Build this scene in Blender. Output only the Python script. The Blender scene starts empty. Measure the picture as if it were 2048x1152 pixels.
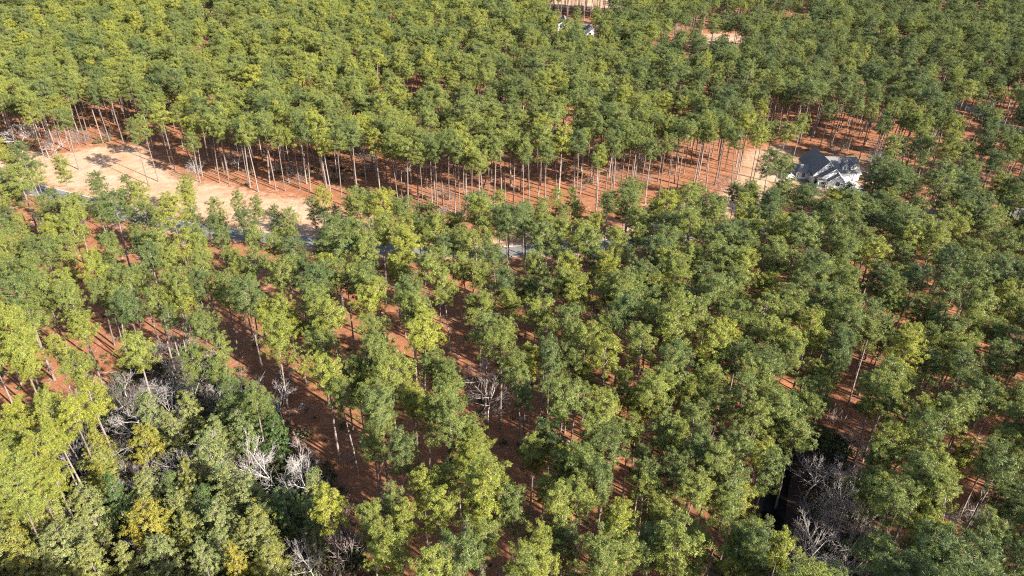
import bpy, math, random
import numpy as np
from mathutils import Vector

rad = math.radians
S = bpy.context.scene
COL = S.collection
RNG = np.random.default_rng(11)
random.seed(11)

# ------------------------------------------------------------------ camera
FOCAL = 1400.0 / 2048.0            # focal length over picture width
PITCH, ROLL, CAM_H = rad(31.07), rad(1.2), 100.0
cam_data = bpy.data.cameras.new('camera')
cam_data.sensor_width = 36.0
cam_data.lens = 36.0 * FOCAL
cam_data.clip_start, cam_data.clip_end = 1.0, 12000.0
cam = bpy.data.objects.new('camera', cam_data)
COL.objects.link(cam)
S.camera = cam
_f = np.array([0, math.cos(PITCH), -math.sin(PITCH)])
_r = np.array([1.0, 0, 0])
_u = np.cross(_r, _f)
CR = math.cos(ROLL) * _r + math.sin(ROLL) * _u
CU = -math.sin(ROLL) * _r + math.cos(ROLL) * _u
CF, CC = _f, np.array([0, 0, CAM_H])
from mathutils import Matrix
m3 = Matrix((tuple(CR), tuple(CU), tuple(-CF))).transposed()
cam.matrix_world = Matrix.Translation(Vector(CC)) @ m3.to_4x4()

# ------------------------------------------------------------------ light
SUN_AZ, SUN_EL = 126.0, 29.0       # degrees clockwise from +Y, elevation
world = bpy.data.worlds.new('World')
S.world = world
world.use_nodes = True
wn, wl = world.node_tree.nodes, world.node_tree.links
wn.clear()
sky = wn.new('ShaderNodeTexSky')
sky.sky_type = 'NISHITA'
sky.sun_disc = False
sky.sun_elevation, sky.sun_rotation = rad(SUN_EL), rad(SUN_AZ)
bg = wn.new('ShaderNodeBackground')
bg.inputs['Strength'].default_value = 0.085
wo = wn.new('ShaderNodeOutputWorld')
wl.new(sky.outputs[0], bg.inputs[0])
wl.new(bg.outputs[0], wo.inputs[0])
sd = bpy.data.lights.new('sun', 'SUN')
sd.energy, sd.angle, sd.color = 5.0, rad(0.5), (1.0, 0.93, 0.82)
sun = bpy.data.objects.new('sun', sd)
COL.objects.link(sun)
_sv = Vector((math.sin(rad(SUN_AZ)) * math.cos(rad(SUN_EL)), math.cos(rad(SUN_AZ)) * math.cos(rad(SUN_EL)), math.sin(rad(SUN_EL))))
sun.rotation_euler = (-_sv).to_track_quat('-Z', 'Y').to_euler()
sun.location = (0, 0, 200)
S.view_settings.view_transform = 'Standard'
S.view_settings.look = 'None'
S.view_settings.gamma = 1.0
S.view_settings.use_curve_mapping = False
S.view_settings.exposure = 1.9
S.cycles.max_bounces = 6
S.cycles.diffuse_bounces = 3
S.cycles.transmission_bounces = 3
S.cycles.volume_bounces = 0
S.cycles.use_denoising = False
S.cycles.pixel_filter_type = 'BLACKMAN_HARRIS'
S.cycles.filter_width = 1.15


def at(x, y, z=0.0):
    """world point on the level z that shows at photograph pixel (x, y)"""
    d = (x - 1024) * CR - (y - 576) * CU + 1400.0 * CF
    return CC + (z - CAM_H) / d[2] * d


def proj(p):
    v = np.asarray(p, float) - CC
    d = v @ CF
    return 1024 + 1400 * (v @ CR) / d, 576 - 1400 * (v @ CU) / d, d


# ------------------------------------------------------------------ helpers
def tag(o, label=None, cat=None, group=None, kind=None):
    if label: o['label'] = label
    if cat: o['category'] = cat
    if group: o['group'] = group
    if kind: o['kind'] = kind
    return o


def mesh_np(name, verts, faces, mats=(), mat_idx=None, attrs=None, smooth=False):
    """verts (n,3); faces: list of (k,m) integer arrays"""
    me = bpy.data.meshes.new(name)
    verts = np.asarray(verts, np.float32)
    me.vertices.add(len(verts))
    me.vertices.foreach_set('co', verts.ravel())
    loops = np.concatenate([np.asarray(f, np.int32).ravel() for f in faces])
    tot = np.concatenate([np.full(len(f), np.asarray(f).shape[1], np.int32) for f in faces])
    start = np.concatenate([[0], np.cumsum(tot)[:-1]]).astype(np.int32)
    me.loops.add(len(loops))
    me.loops.foreach_set('vertex_index', loops)
    me.polygons.add(len(tot))
    me.polygons.foreach_set('loop_start', start)
    me.polygons.foreach_set('loop_total', tot)
    for m in mats: me.materials.append(m)
    if mat_idx is not None: me.polygons.foreach_set('material_index', np.asarray(mat_idx, np.int32))
    if smooth: me.polygons.foreach_set('use_smooth', np.ones(len(tot), bool))
    for k, v in (attrs or {}).items():
        a = me.attributes.new(k, 'FLOAT', 'POINT')
        a.data.foreach_set('value', np.asarray(v, np.float32))
    me.update(calc_edges=True)
    return me


def link(name, data, parent=None, loc=None):
    o = bpy.data.objects.new(name, data)
    COL.objects.link(o)
    if parent is not None: o.parent = parent
    if loc is not None: o.location = loc
    return o


class MB:
    """collects boxes, prisms and polygons for one mesh"""
    def __init__(s): s.v, s.f = [], []
    def poly(s, pts):
        b = len(s.v); s.v += [tuple(p) for p in pts]; s.f.append(tuple(range(b, b + len(pts))))
    def box(s, x0, x1, y0, y1, z0, z1):
        b = len(s.v)
        s.v += [(x0, y0, z0), (x1, y0, z0), (x1, y1, z0), (x0, y1, z0), (x0, y0, z1), (x1, y0, z1), (x1, y1, z1), (x0, y1, z1)]
        s.f += [tuple(b + i for i in q) for q in ((3, 2, 1, 0), (4, 5, 6, 7), (0, 1, 5, 4), (1, 2, 6, 5), (2, 3, 7, 6), (3, 0, 4, 7))]
    def slab(s, pts, t):
        """a roof plane: polygon pts (counter-clockwise from above) with thickness t below it"""
        b, n = len(s.v), len(pts)
        s.v += [tuple(p) for p in pts] + [(p[0], p[1], p[2] - t) for p in pts]
        s.f.append(tuple(range(b, b + n))); s.f.append(tuple(range(b + 2 * n - 1, b + n - 1, -1)))
        for i in range(n):
            j = (i + 1) % n
            s.f.append((b + i, b + n + i, b + n + j, b + j))
    def prism(s, pts, y0, y1):
        """outline pts (x,z) pushed from y0 to y1"""
        b, n = len(s.v), len(pts)
        s.v += [(p[0], y0, p[1]) for p in pts] + [(p[0], y1, p[1]) for p in pts]
        s.f.append(tuple(range(b, b + n))); s.f.append(tuple(range(b + 2 * n - 1, b + n - 1, -1)))
        for i in range(n):
            j = (i + 1) % n
            s.f.append((b + i, b + n + i, b + n + j, b + j))
    def build(s, name, mat, parent=None):
        me = bpy.data.meshes.new(name)
        me.from_pydata(s.v, [], s.f); me.materials.append(mat); me.update()
        return link(name, me, parent)


def poly_sd(P, poly):
    """signed distance (negative inside) from points P (n,2) to polygon"""
    poly = np.asarray(poly, float)
    n = len(poly)
    d = np.full(len(P), 1e9); ins = np.zeros(len(P), bool)
    for i in range(n):
        a, b = poly[i], poly[(i + 1) % n]
        ab = b - a
        t = np.clip(((P - a) @ ab) / max(ab @ ab, 1e-9), 0, 1)
        d = np.minimum(d, np.hypot(*(P - a - t[:, None] * ab).T))
        c = (a[1] > P[:, 1]) != (b[1] > P[:, 1])
        with np.errstate(divide='ignore', invalid='ignore'):
            xi = (b[0] - a[0]) * (P[:, 1] - a[1]) / (b[1] - a[1]) + a[0]
        ins ^= c & (P[:, 0] < xi)
    return np.where(ins, -d, d)


def line_d(P, line):
    line = np.asarray(line, float)
    d = np.full(len(P), 1e9)
    for a, b in zip(line[:-1], line[1:]):
        ab = b - a
        t = np.clip(((P - a) @ ab) / max(ab @ ab, 1e-9), 0, 1)
        d = np.minimum(d, np.hypot(*(P - a - t[:, None] * ab).T))
    return d


def smooth_line(pts, n=12):
    pts = [np.asarray(p, float) for p in pts]
    p = [2 * pts[0] - pts[1]] + pts + [2 * pts[-1] - pts[-2]]
    out = []
    for i in range(1, len(p) - 2):
        for k in range(n):
            t = k / n
            out.append(0.5 * (2 * p[i] + (p[i + 1] - p[i - 1]) * t + (2 * p[i - 1] - 5 * p[i] + 4 * p[i + 1] - p[i + 2]) * t * t
                              + (3 * p[i] - p[i - 1] - 3 * p[i + 1] + p[i + 2]) * t ** 3))
    out.append(pts[-1])
    return np.array(out)


def ground_pts(px): return [tuple(at(x, y)[:2]) for x, y in px]


# ------------------------------------------------------------------ materials
def new_mat(name):
    m = bpy.data.materials.new(name)
    m.use_nodes = True
    n, l = m.node_tree.nodes, m.node_tree.links
    return m, n, l, n['Principled BSDF']


def ramp(n, stops, interp='LINEAR'):
    r = n.new('ShaderNodeValToRGB')
    r.color_ramp.interpolation = interp
    el = r.color_ramp.elements
    while len(el) < len(stops): el.new(0.5)
    for e, (p, c) in zip(el, stops): e.position = p; e.color = (*c, 1)
    return r


def mixc(n, l, fac, a, b, mode='MIX'):
    x = n.new('ShaderNodeMix'); x.data_type = 'RGBA'; x.blend_type = mode
    for k, s in (('Factor', fac), ('A', a), ('B', b)):
        i = {'Factor': 0, 'A': 6, 'B': 7}[k]
        if hasattr(s, 'node'): l.new(s, x.inputs[i])
        else: x.inputs[i].default_value = s if k == 'Factor' else (*s, 1)
    return x.outputs[2]


def mathn(n, l, op, a, b=None, clamp=False):
    x = n.new('ShaderNodeMath'); x.operation = op; x.use_clamp = clamp
    for i, s in enumerate((a, b)):
        if s is None: continue
        if hasattr(s, 'node'): l.new(s, x.inputs[i])
        else: x.inputs[i].default_value = s
    return x.outputs[0]


def noise(n, l, scale, detail=4, rough=0.6, vec=None, dist=0.0):
    x = n.new('ShaderNodeTexNoise')
    x.inputs['Scale'].default_value = scale; x.inputs['Detail'].default_value = detail
    x.inputs['Roughness'].default_value = rough; x.inputs['Distortion'].default_value = dist
    if vec is not None: l.new(vec, x.inputs['Vector'])
    return x.outputs['Fac']


def foliage_mat(name, stops, transl=0.11, brown=(0.13, 0.085, 0.035)):
    """leaf colour: object colour R picks along stops, each puff of leaves varies a little"""
    m, n, l, p = new_mat(name)
    oi = n.new('ShaderNodeObjectInfo')
    tn = n.new('ShaderNodeAttribute'); tn.attribute_type = 'INSTANCER'; tn.attribute_name = 'tint'
    at_ = n.new('ShaderNodeAttribute'); at_.attribute_name = 'puff'
    puff = at_.outputs['Fac']
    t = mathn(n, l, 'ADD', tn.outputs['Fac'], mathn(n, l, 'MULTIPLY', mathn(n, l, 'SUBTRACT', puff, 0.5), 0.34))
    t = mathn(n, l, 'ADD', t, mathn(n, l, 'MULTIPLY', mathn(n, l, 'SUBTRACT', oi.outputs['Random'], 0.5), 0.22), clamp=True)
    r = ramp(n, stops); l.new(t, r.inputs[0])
    dead = mathn(n, l, 'GREATER_THAN', puff, 0.965)
    c = mixc(n, l, mathn(n, l, 'MULTIPLY', dead, 0.75), r.outputs[0], brown)
    l.new(c, p.inputs['Base Color'])
    p.inputs['Roughness'].default_value = 0.42
    p.inputs['Specular IOR Level'].default_value = 0.25
    tr = n.new('ShaderNodeBsdfTranslucent')
    l.new(mixc(n, l, 0.3, c, (0.24, 0.26, 0.04)), tr.inputs['Color'])
    mx = n.new('ShaderNodeMixShader'); mx.inputs[0].default_value = transl
    l.new(p.outputs[0], mx.inputs[1]); l.new(tr.outputs[0], mx.inputs[2])
    l.new(mx.outputs[0], n['Material Output'].inputs['Surface'])
    return m


def bark_mat(name, a, b, scale=3.0):
    m, n, l, p = new_mat(name)
    tc = n.new('ShaderNodeTexCoord')
    mp = n.new('ShaderNodeMapping'); mp.inputs['Scale'].default_value = (1, 1, 0.3)
    l.new(tc.outputs['Object'], mp.inputs[0])
    f = noise(n, l, scale, 5, 0.7, mp.outputs[0])
    oi = n.new('ShaderNodeObjectInfo')
    f2 = mathn(n, l, 'ADD', f, mathn(n, l, 'MULTIPLY', mathn(n, l, 'SUBTRACT', oi.outputs['Random'], 0.5), 0.35))
    r = ramp(n, [(0.3, a), (0.7, b)]); l.new(f2, r.inputs[0])
    l.new(r.outputs[0], p.inputs['Base Color'])
    p.inputs['Roughness'].default_value = 0.9
    bp = n.new('ShaderNodeBump'); bp.inputs['Strength'].default_value = 0.6; bp.inputs['Distance'].default_value = 0.05
    l.new(f, bp.inputs['Height']); l.new(bp.outputs[0], p.inputs['Normal'])
    return m


def plain_mat(name, col, var=0.15, scale=1.5, rough=0.7, spec=0.3, metal=0.0):
    m, n, l, p = new_mat(name)
    tc = n.new('ShaderNodeTexCoord')
    f = noise(n, l, scale, 6, 0.65, tc.outputs['Object'])
    r = ramp(n, [(0.25, tuple(c * (1 - var) for c in col)), (0.75, tuple(min(1, c * (1 + var)) for c in col))])
    l.new(f, r.inputs[0]); l.new(r.outputs[0], p.inputs['Base Color'])
    p.inputs['Roughness'].default_value = rough
    p.inputs['Specular IOR Level'].default_value = spec
    p.inputs['Metallic'].default_value = metal
    return m


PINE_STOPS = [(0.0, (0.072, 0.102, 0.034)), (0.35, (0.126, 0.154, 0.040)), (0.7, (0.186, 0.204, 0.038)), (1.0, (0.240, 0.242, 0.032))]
M_PINE = foliage_mat('pine_needles', PINE_STOPS)
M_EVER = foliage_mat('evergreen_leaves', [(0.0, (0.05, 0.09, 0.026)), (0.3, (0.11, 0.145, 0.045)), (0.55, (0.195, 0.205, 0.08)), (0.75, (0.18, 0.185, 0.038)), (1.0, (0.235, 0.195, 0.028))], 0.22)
M_SHRUB = foliage_mat('shrub_leaves', [(0.0, (0.03, 0.055, 0.02)), (0.5, (0.06, 0.085, 0.03)), (1.0, (0.12, 0.10, 0.05))], 0.2)
M_BARK = bark_mat('pine_bark', (0.095, 0.07, 0.058), (0.23, 0.185, 0.16))
M_GREY = bark_mat('weathered_bark', (0.25, 0.22, 0.21), (0.46, 0.42, 0.395))
M_TWIG = bark_mat('brush_twigs', (0.13, 0.10, 0.09), (0.30, 0.245, 0.225))

# ------------------------------------------------------------------ the lie of the land
ROAD = smooth_line(ground_pts([(-420, 262), (-150, 322), (0, 362), (150, 398), (340, 449), (530, 474), (780, 498), (945, 505), (1050, 501), (1200, 491),
                               (1375, 469), (1525, 455), (1650, 440), (1860, 431), (2048, 425), (2300, 418)]))
ROAD_W = 6.4
SIDE_ROAD = smooth_line(ground_pts([(1780, 168), (1860, 190), (1930, 213), (1985, 238), (2020, 255), (2100, 300), (2200, 360)]))
FAR_ROAD = smooth_line(ground_pts([(-60, 50), (30, 38), (85, 31), (250, 24), (420, 15), (545, 6), (640, -2)]))
CREEK = smooth_line(ground_pts([(1330, 1290), (1400, 1200), (1462, 1120), (1540, 1050), (1556, 970), (1572, 900), (1592, 850), (1600, 800)]))
DRIVE = smooth_line([(126.2, 250.2), (126.0, 242), (125.0, 233), (123.0, 225), (122.0, 218.2)], 8)
CLEAR = ground_pts([(-250, 280), (-40, 300), (20, 296), (80, 305), (120, 312), (190, 292), (250, 292), (285, 290), (300, 318), (345, 345), (400, 366), (440, 368), (512, 388),
                    (575, 396), (650, 408), (700, 428), (700, 458), (610, 470), (540, 464), (430, 446), (360, 436), (310, 428), (240, 412), (160, 386), (90, 368), (0, 346), (-250, 286)])
VERGE = ground_pts([(690, 430), (800, 462), (950, 474), (1100, 470), (1250, 448), (1300, 405), (1420, 392), (1470, 380), (1500, 300), (1575, 290), (1600, 330), (1580, 400), (1500, 436), (1380, 452), (1200, 476), (1050, 488), (900, 490), (780, 484), (690, 470)])
YARD = ground_pts([(1470, 330), (1495, 300), (1540, 300), (1640, 305), (1745, 315), (1735, 372), (1700, 405), (1640, 400), (1570, 392), (1500, 388), (1460, 372)])
FAR_CLEAR = ground_pts([(1085, -20), (1105, 14), (1150, 17), (1215, 20), (1290, 24), (1290, 2), (1240, -20)])
FAR_FIELD = ground_pts([(1376, 70), (1450, 66), (1530, 74), (1605, 80), (1600, 98), (1530, 100), (1450, 96), (1376, 92)])
FAR_YARD = ground_pts([(1095, 40), (1200, 40), (1215, 92), (1130, 95), (1090, 80)])
THICKET = ground_pts([(-200, 960), (30, 930), (120, 830), (215, 770), (250, 720), (330, 700), (400, 740), (470, 770), (560, 800), (590, 900), (640, 960), (680, 1010), (730, 1090), (720, 1200), (600, 1400), (-300, 1400)])
SWAMP = ground_pts([(1380, 1300), (1400, 1130), (1480, 1030), (1520, 900), (1560, 830), (1640, 840), (1700, 920), (1760, 1010), (1760, 1300)])
TRACK = smooth_line(ground_pts([(1000, 1160), (985, 1060), (975, 960), (965, 860), (935, 760), (900, 690), (850, 640)]))


def creek_dip(P): return np.clip(1 - line_d(P, CREEK) / 7.0, 0, 1) ** 1.2 * 1.9


def ground_z(x, y): return -float(creek_dip(np.array([[x, y]]))[0])


gx = np.concatenate([[-5000, -2500, -1400, -900, -650], np.arange(-520, 620.1, 2.2), [700, 950, 1500, 2600, 5000]])
gy = np.concatenate([[-4000, -1500, -500, -150, -20], np.arange(20, 760.1, 2.2), [850, 1100, 1800, 3500, 7000]])
GX, GY = np.meshgrid(gx, gy)
GP = np.stack([GX.ravel(), GY.ravel()], 1)
near = (GP[:, 1] > 0) & (GP[:, 1] < 770) & (np.abs(GP[:, 0]) < 650)
zone = {k: np.zeros(len(GP)) for k in ('grass', 'dark', 'sand')}
fall = lambda d, w: np.clip(0.5 - d / w, 0, 1)
N = GP[near]
zone['grass'][near] = np.maximum.reduce([fall(poly_sd(N, CLEAR), 15), fall(poly_sd(N, VERGE), 12) * 0.85, fall(poly_sd(N, FAR_CLEAR), 14), fall(poly_sd(N, FAR_FIELD), 14),
                                         fall(line_d(N, ROAD) - ROAD_W / 2 - 2.0, 5) * 0.8, fall(line_d(N, TRACK) - 2.0, 5) * 0.25])
zone['sand'][near] = np.maximum(fall(poly_sd(N, YARD), 8), fall(poly_sd(N, FAR_YARD), 10))
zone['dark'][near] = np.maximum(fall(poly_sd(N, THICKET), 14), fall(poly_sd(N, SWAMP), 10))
GZ = np.zeros(len(GP))
GZ[near] = -creek_dip(N)
nx, ny = len(gx), len(gy)
ii = (np.arange(ny - 1)[:, None] * nx + np.arange(nx - 1)[None]).ravel()

mg, n, l, p = new_mat('pine_straw_ground')
geo = n.new('ShaderNodeNewGeometry')
pos = geo.outputs['Position']
A = lambda k: (lambda a: (setattr(a, 'attribute_name', k), a.outputs['Fac'])[1])(n.new('ShaderNodeAttribute'))
big = noise(n, l, 0.045, 5, 0.6, pos)
mid = noise(n, l, 0.35, 6, 0.65, pos)
fine = noise(n, l, 2.6, 6, 0.75, pos)
straw = ramp(n, [(0.27, (0.075, 0.035, 0.022)), (0.42, (0.200, 0.082, 0.041)), (0.56, (0.290, 0.124, 0.062)), (0.74, (0.38, 0.205, 0.118))])
l.new(mathn(n, l, 'ADD', mathn(n, l, 'MULTIPLY', mid, 0.5), mathn(n, l, 'MULTIPLY', fine, 0.5)), straw.inputs[0])
pale = ramp(n, [(0.30, (0.22, 0.112, 0.062)), (0.44, (0.34, 0.200, 0.122)), (0.55, (0.41, 0.270, 0.180)), (0.70, (0.47, 0.340, 0.245))])
patch = noise(n, l, 0.11, 5, 0.65, pos, 0.8)
l.new(mathn(n, l, 'ADD', mathn(n, l, 'MULTIPLY', patch, 0.55), mathn(n, l, 'ADD', mathn(n, l, 'MULTIPLY', mid, 0.22), mathn(n, l, 'MULTIPLY', fine, 0.25))), pale.inputs[0])
green = mixc(n, l, mathn(n, l, 'MULTIPLY', mathn(n, l, 'GREATER_THAN', big, 0.56), 0.25), pale.outputs[0], (0.22, 0.20, 0.08))
sandr = ramp(n, [(0.3, (0.17, 0.092, 0.05)), (0.7, (0.33, 0.20, 0.12))])
l.new(fine, sandr.inputs[0])
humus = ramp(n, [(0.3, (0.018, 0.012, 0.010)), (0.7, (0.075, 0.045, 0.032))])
l.new(fine, humus.inputs[0])


def edge(a):   # break the soft zone edge up with noise
    x = mathn(n, l, 'ADD', a, mathn(n, l, 'MULTIPLY', mathn(n, l, 'SUBTRACT', mid, 0.5), 1.3))
    x = mathn(n, l, 'ADD', x, mathn(n, l, 'MULTIPLY', mathn(n, l, 'SUBTRACT', fine, 0.5), 0.5))
    return mathn(n, l, 'MULTIPLY', mathn(n, l, 'SUBTRACT', x, 0.28), 2.2, clamp=True)


c = mixc(n, l, mathn(n, l, 'MULTIPLY', mathn(n, l, 'SUBTRACT', big, 0.5), 2.2, clamp=True), straw.outputs[0], (0.19, 0.095, 0.055))
c = mixc(n, l, edge(A('sand')), c, sandr.outputs[0])
c = mixc(n, l, edge(A('grass')), c, green)
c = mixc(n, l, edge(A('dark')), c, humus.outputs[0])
l.new(c, p.inputs['Base Color'])
p.inputs['Roughness'].default_value = 0.95
p.inputs['Specular IOR Level'].default_value = 0.15
bp = n.new('ShaderNodeBump'); bp.inputs['Strength'].default_value = 0.7; bp.inputs['Distance'].default_value = 0.25
l.new(mathn(n, l, 'ADD', fine, mid), bp.inputs['Height']); l.new(bp.outputs[0], p.inputs['Normal'])
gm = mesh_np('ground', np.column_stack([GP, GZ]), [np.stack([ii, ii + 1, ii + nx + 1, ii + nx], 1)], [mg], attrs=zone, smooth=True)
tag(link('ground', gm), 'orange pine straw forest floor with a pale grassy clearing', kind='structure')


def ribbon(line, w0, w1, z0, z1=None, top=True):
    """strip along a line between the offsets w0 and w1; with z1 a solid bar"""
    line = np.asarray(line)
    t = np.gradient(line, axis=0); t /= np.linalg.norm(t, axis=1)[:, None]
    nn = np.stack([-t[:, 1], t[:, 0]], 1)
    a, b = line + nn * w0, line + nn * w1
    k = len(line)
    i = np.arange(k - 1)
    if z1 is None:
        v = np.concatenate([np.column_stack([a, np.full(k, z0)]), np.column_stack([b, np.full(k, z0)])])
        return v, [np.stack([i, i + k, i + k + 1, i + 1], 1)[:, ::-1]]
    v = np.concatenate([np.column_stack([q, np.full(k, z)]) for q, z in ((a, z0), (a, z1), (b, z1), (b, z0))])
    f = [np.stack([i + s * k, i + (s + 1) * k, i + (s + 1) * k + 1, i + s * k + 1], 1)[:, ::-1] for s in range(3)]
    return v, f


M_ASPH, n, l, p = new_mat('worn_asphalt')
geo = n.new('ShaderNodeNewGeometry')
f1 = noise(n, l, 0.5, 6, 0.7, geo.outputs['Position']); f2 = noise(n, l, 9, 4, 0.7, geo.outputs['Position'])
r = ramp(n, [(0.3, (0.115, 0.112, 0.108)), (0.7, (0.185, 0.18, 0.172))])
l.new(mathn(n, l, 'ADD', mathn(n, l, 'MULTIPLY', f1, 0.6), mathn(n, l, 'MULTIPLY', f2, 0.4)), r.inputs[0])
straw_patch = mathn(n, l, 'MULTIPLY', mathn(n, l, 'GREATER_THAN', noise(n, l, 0.9, 6, 0.7, geo.outputs['Position']), 0.62), 0.55)
l.new(mixc(n, l, straw_patch, r.outputs[0], (0.20, 0.11, 0.06)), p.inputs['Base Color'])
p.inputs['Roughness'].default_value = 0.95; p.inputs['Specular IOR Level'].default_value = 0.12
M_CONC = plain_mat('pale_concrete', (0.42, 0.40, 0.37), 0.12, 0.8, 0.85)
M_PAINT = plain_mat('worn_yellow_paint', (0.55, 0.42, 0.12), 0.25, 1.2)
M_WATER, n, l, p = new_mat('dark_creek_water')
p.inputs['Base Color'].default_value = (0.006, 0.006, 0.005, 1); p.inputs['Roughness'].default_value = 0.10; p.inputs['IOR'].default_value = 1.33; p.inputs['Specular IOR Level'].default_value = 0.3
geo = n.new('ShaderNodeNewGeometry')
bp = n.new('ShaderNodeBump'); bp.inputs['Strength'].default_value = 0.15; bp.inputs['Distance'].default_value = 0.05
l.new(noise(n, l, 1.2, 3, 0.5, geo.outputs['Position']), bp.inputs['Height']); l.new(bp.outputs[0], p.inputs['Normal'])

for nm, ln, w, lab in (('road', ROAD, ROAD_W, 'grey asphalt road curving between the pines below the clearing'),
                       ('side_road', SIDE_ROAD, 6.0, 'pale grey road glimpsed between the far pines'),
                       ('far_road', FAR_ROAD, 6.0, 'pale road glimpsed through the most distant pines')):
    v, f = ribbon(ln, -w / 2, w / 2, 0.02)
    tag(link(nm, mesh_np(nm, v, f, [M_ASPH])), lab, kind='structure')
for s, lab in ((-1, 'near'), (1, 'far')):
    v, f = ribbon(ROAD, s * ROAD_W / 2 - 0.15, s * ROAD_W / 2 + 0.15, -0.1, 0.12)
    tag(link('kerb', mesh_np('kerb', v, f, [M_CONC if s > 0 else M_ASPH])), f'low kerb along the {lab} side of the asphalt road', kind='structure')
v, f = ribbon(DRIVE, -3.1, 3.1, 0.026)
tag(link('driveway', mesh_np('driveway', v, f, [M_CONC])), 'pale concrete driveway from the garage to the road', kind='structure')
v, f = ribbon(CREEK, -3.4, 3.4, -1.25)
tag(link('creek_water', mesh_np('creek_water', v, f, [M_WATER])), 'dark still creek water between bare trees', kind='structure')


# ------------------------------------------------------------------ tree builders
def tube(path, radii, sides):
    """tapered tube; path (k,3)"""
    path = np.asarray(path, float); k = len(path)
    t = np.gradient(path, axis=0); t /= np.linalg.norm(t, axis=1)[:, None] + 1e-9
    ref = np.where(np.abs(t[:, 2:3]) > 0.9, [[1.0, 0, 0]], [[0, 0, 1.0]])
    a = np.cross(t, ref); a /= np.linalg.norm(a, axis=1)[:, None] + 1e-9
    b = np.cross(t, a)
    ang = np.arange(sides) / sides * 2 * math.pi
    v = path[:, None] + np.asarray(radii)[:, None, None] * (np.cos(ang)[None, :, None] * a[:, None] + np.sin(ang)[None, :, None] * b[:, None])
    i, j = np.meshgrid(np.arange(k - 1), np.arange(sides), indexing='ij')
    j2 = (j + 1) % sides
    f = np.stack([i * sides + j, (i + 1) * sides + j, (i + 1) * sides + j2, i * sides + j2], -1).reshape(-1, 4)
    return v.reshape(-1, 3), f


class Acc:
    def __init__(s): s.v, s.f, s.n = [], [], 0
    def add(s, v, f):
        s.v.append(v); s.f.append(np.asarray(f) + s.n); s.n += len(v)
    def get(s): return np.concatenate(s.v), np.concatenate(s.f)


def unit(v): return v / (np.linalg.norm(v, axis=-1, keepdims=True) + 1e-9)


def blades(rng, cen, axis, rho, per, length, width, needle=0.5, up=0.25, hub=None):
    """leaf blades (diamond quads) of puffs: cen (k,3), axis (k,3), rho (k,)"""
    k = len(cen)
    d = unit(rng.normal(size=(k, per, 3)) + axis[:, None] * 0.7 + np.array([0, 0, up]))
    is_n = rng.random((k, per, 1)) < needle
    jit = rng.normal(size=(k, per, 3))
    nrm = unit(d + jit * 0.55) if hub is None else unit(d * 0.75 + unit(cen - hub)[:, None] * 0.95 + jit * 0.42)
    tang_s = unit(np.cross(nrm, rng.normal(size=(k, per, 3))))
    side_n = unit(np.cross(d, rng.normal(size=(k, per, 3)))) if hub is None else unit(np.cross(d, unit(cen - hub)[:, None] + jit * 0.45))
    R = rho[:, None, None]
    L = length * rng.uniform(0.7, 1.25, (k, per, 1))
    W = width * rng.uniform(0.7, 1.3, (k, per, 1))
    mid_ = np.where(is_n, cen[:, None] + d * R * rng.uniform(0.45, 0.8, (k, per, 1)), cen[:, None] + d * R * rng.uniform(0.55, 1.0, (k, per, 1)))
    ax = np.where(is_n, d, tang_s)
    sd_ = np.where(is_n, side_n * 0.7, unit(np.cross(nrm, tang_s)))
    q = np.stack([mid_ - ax * L / 2, mid_ + sd_ * W / 2 + ax * L * 0.08, mid_ + ax * L / 2, mid_ - sd_ * W / 2 + ax * L * 0.08], 2).reshape(-1, 3)
    f = np.arange(len(q)).reshape(-1, 4)
    return q, f


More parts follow.
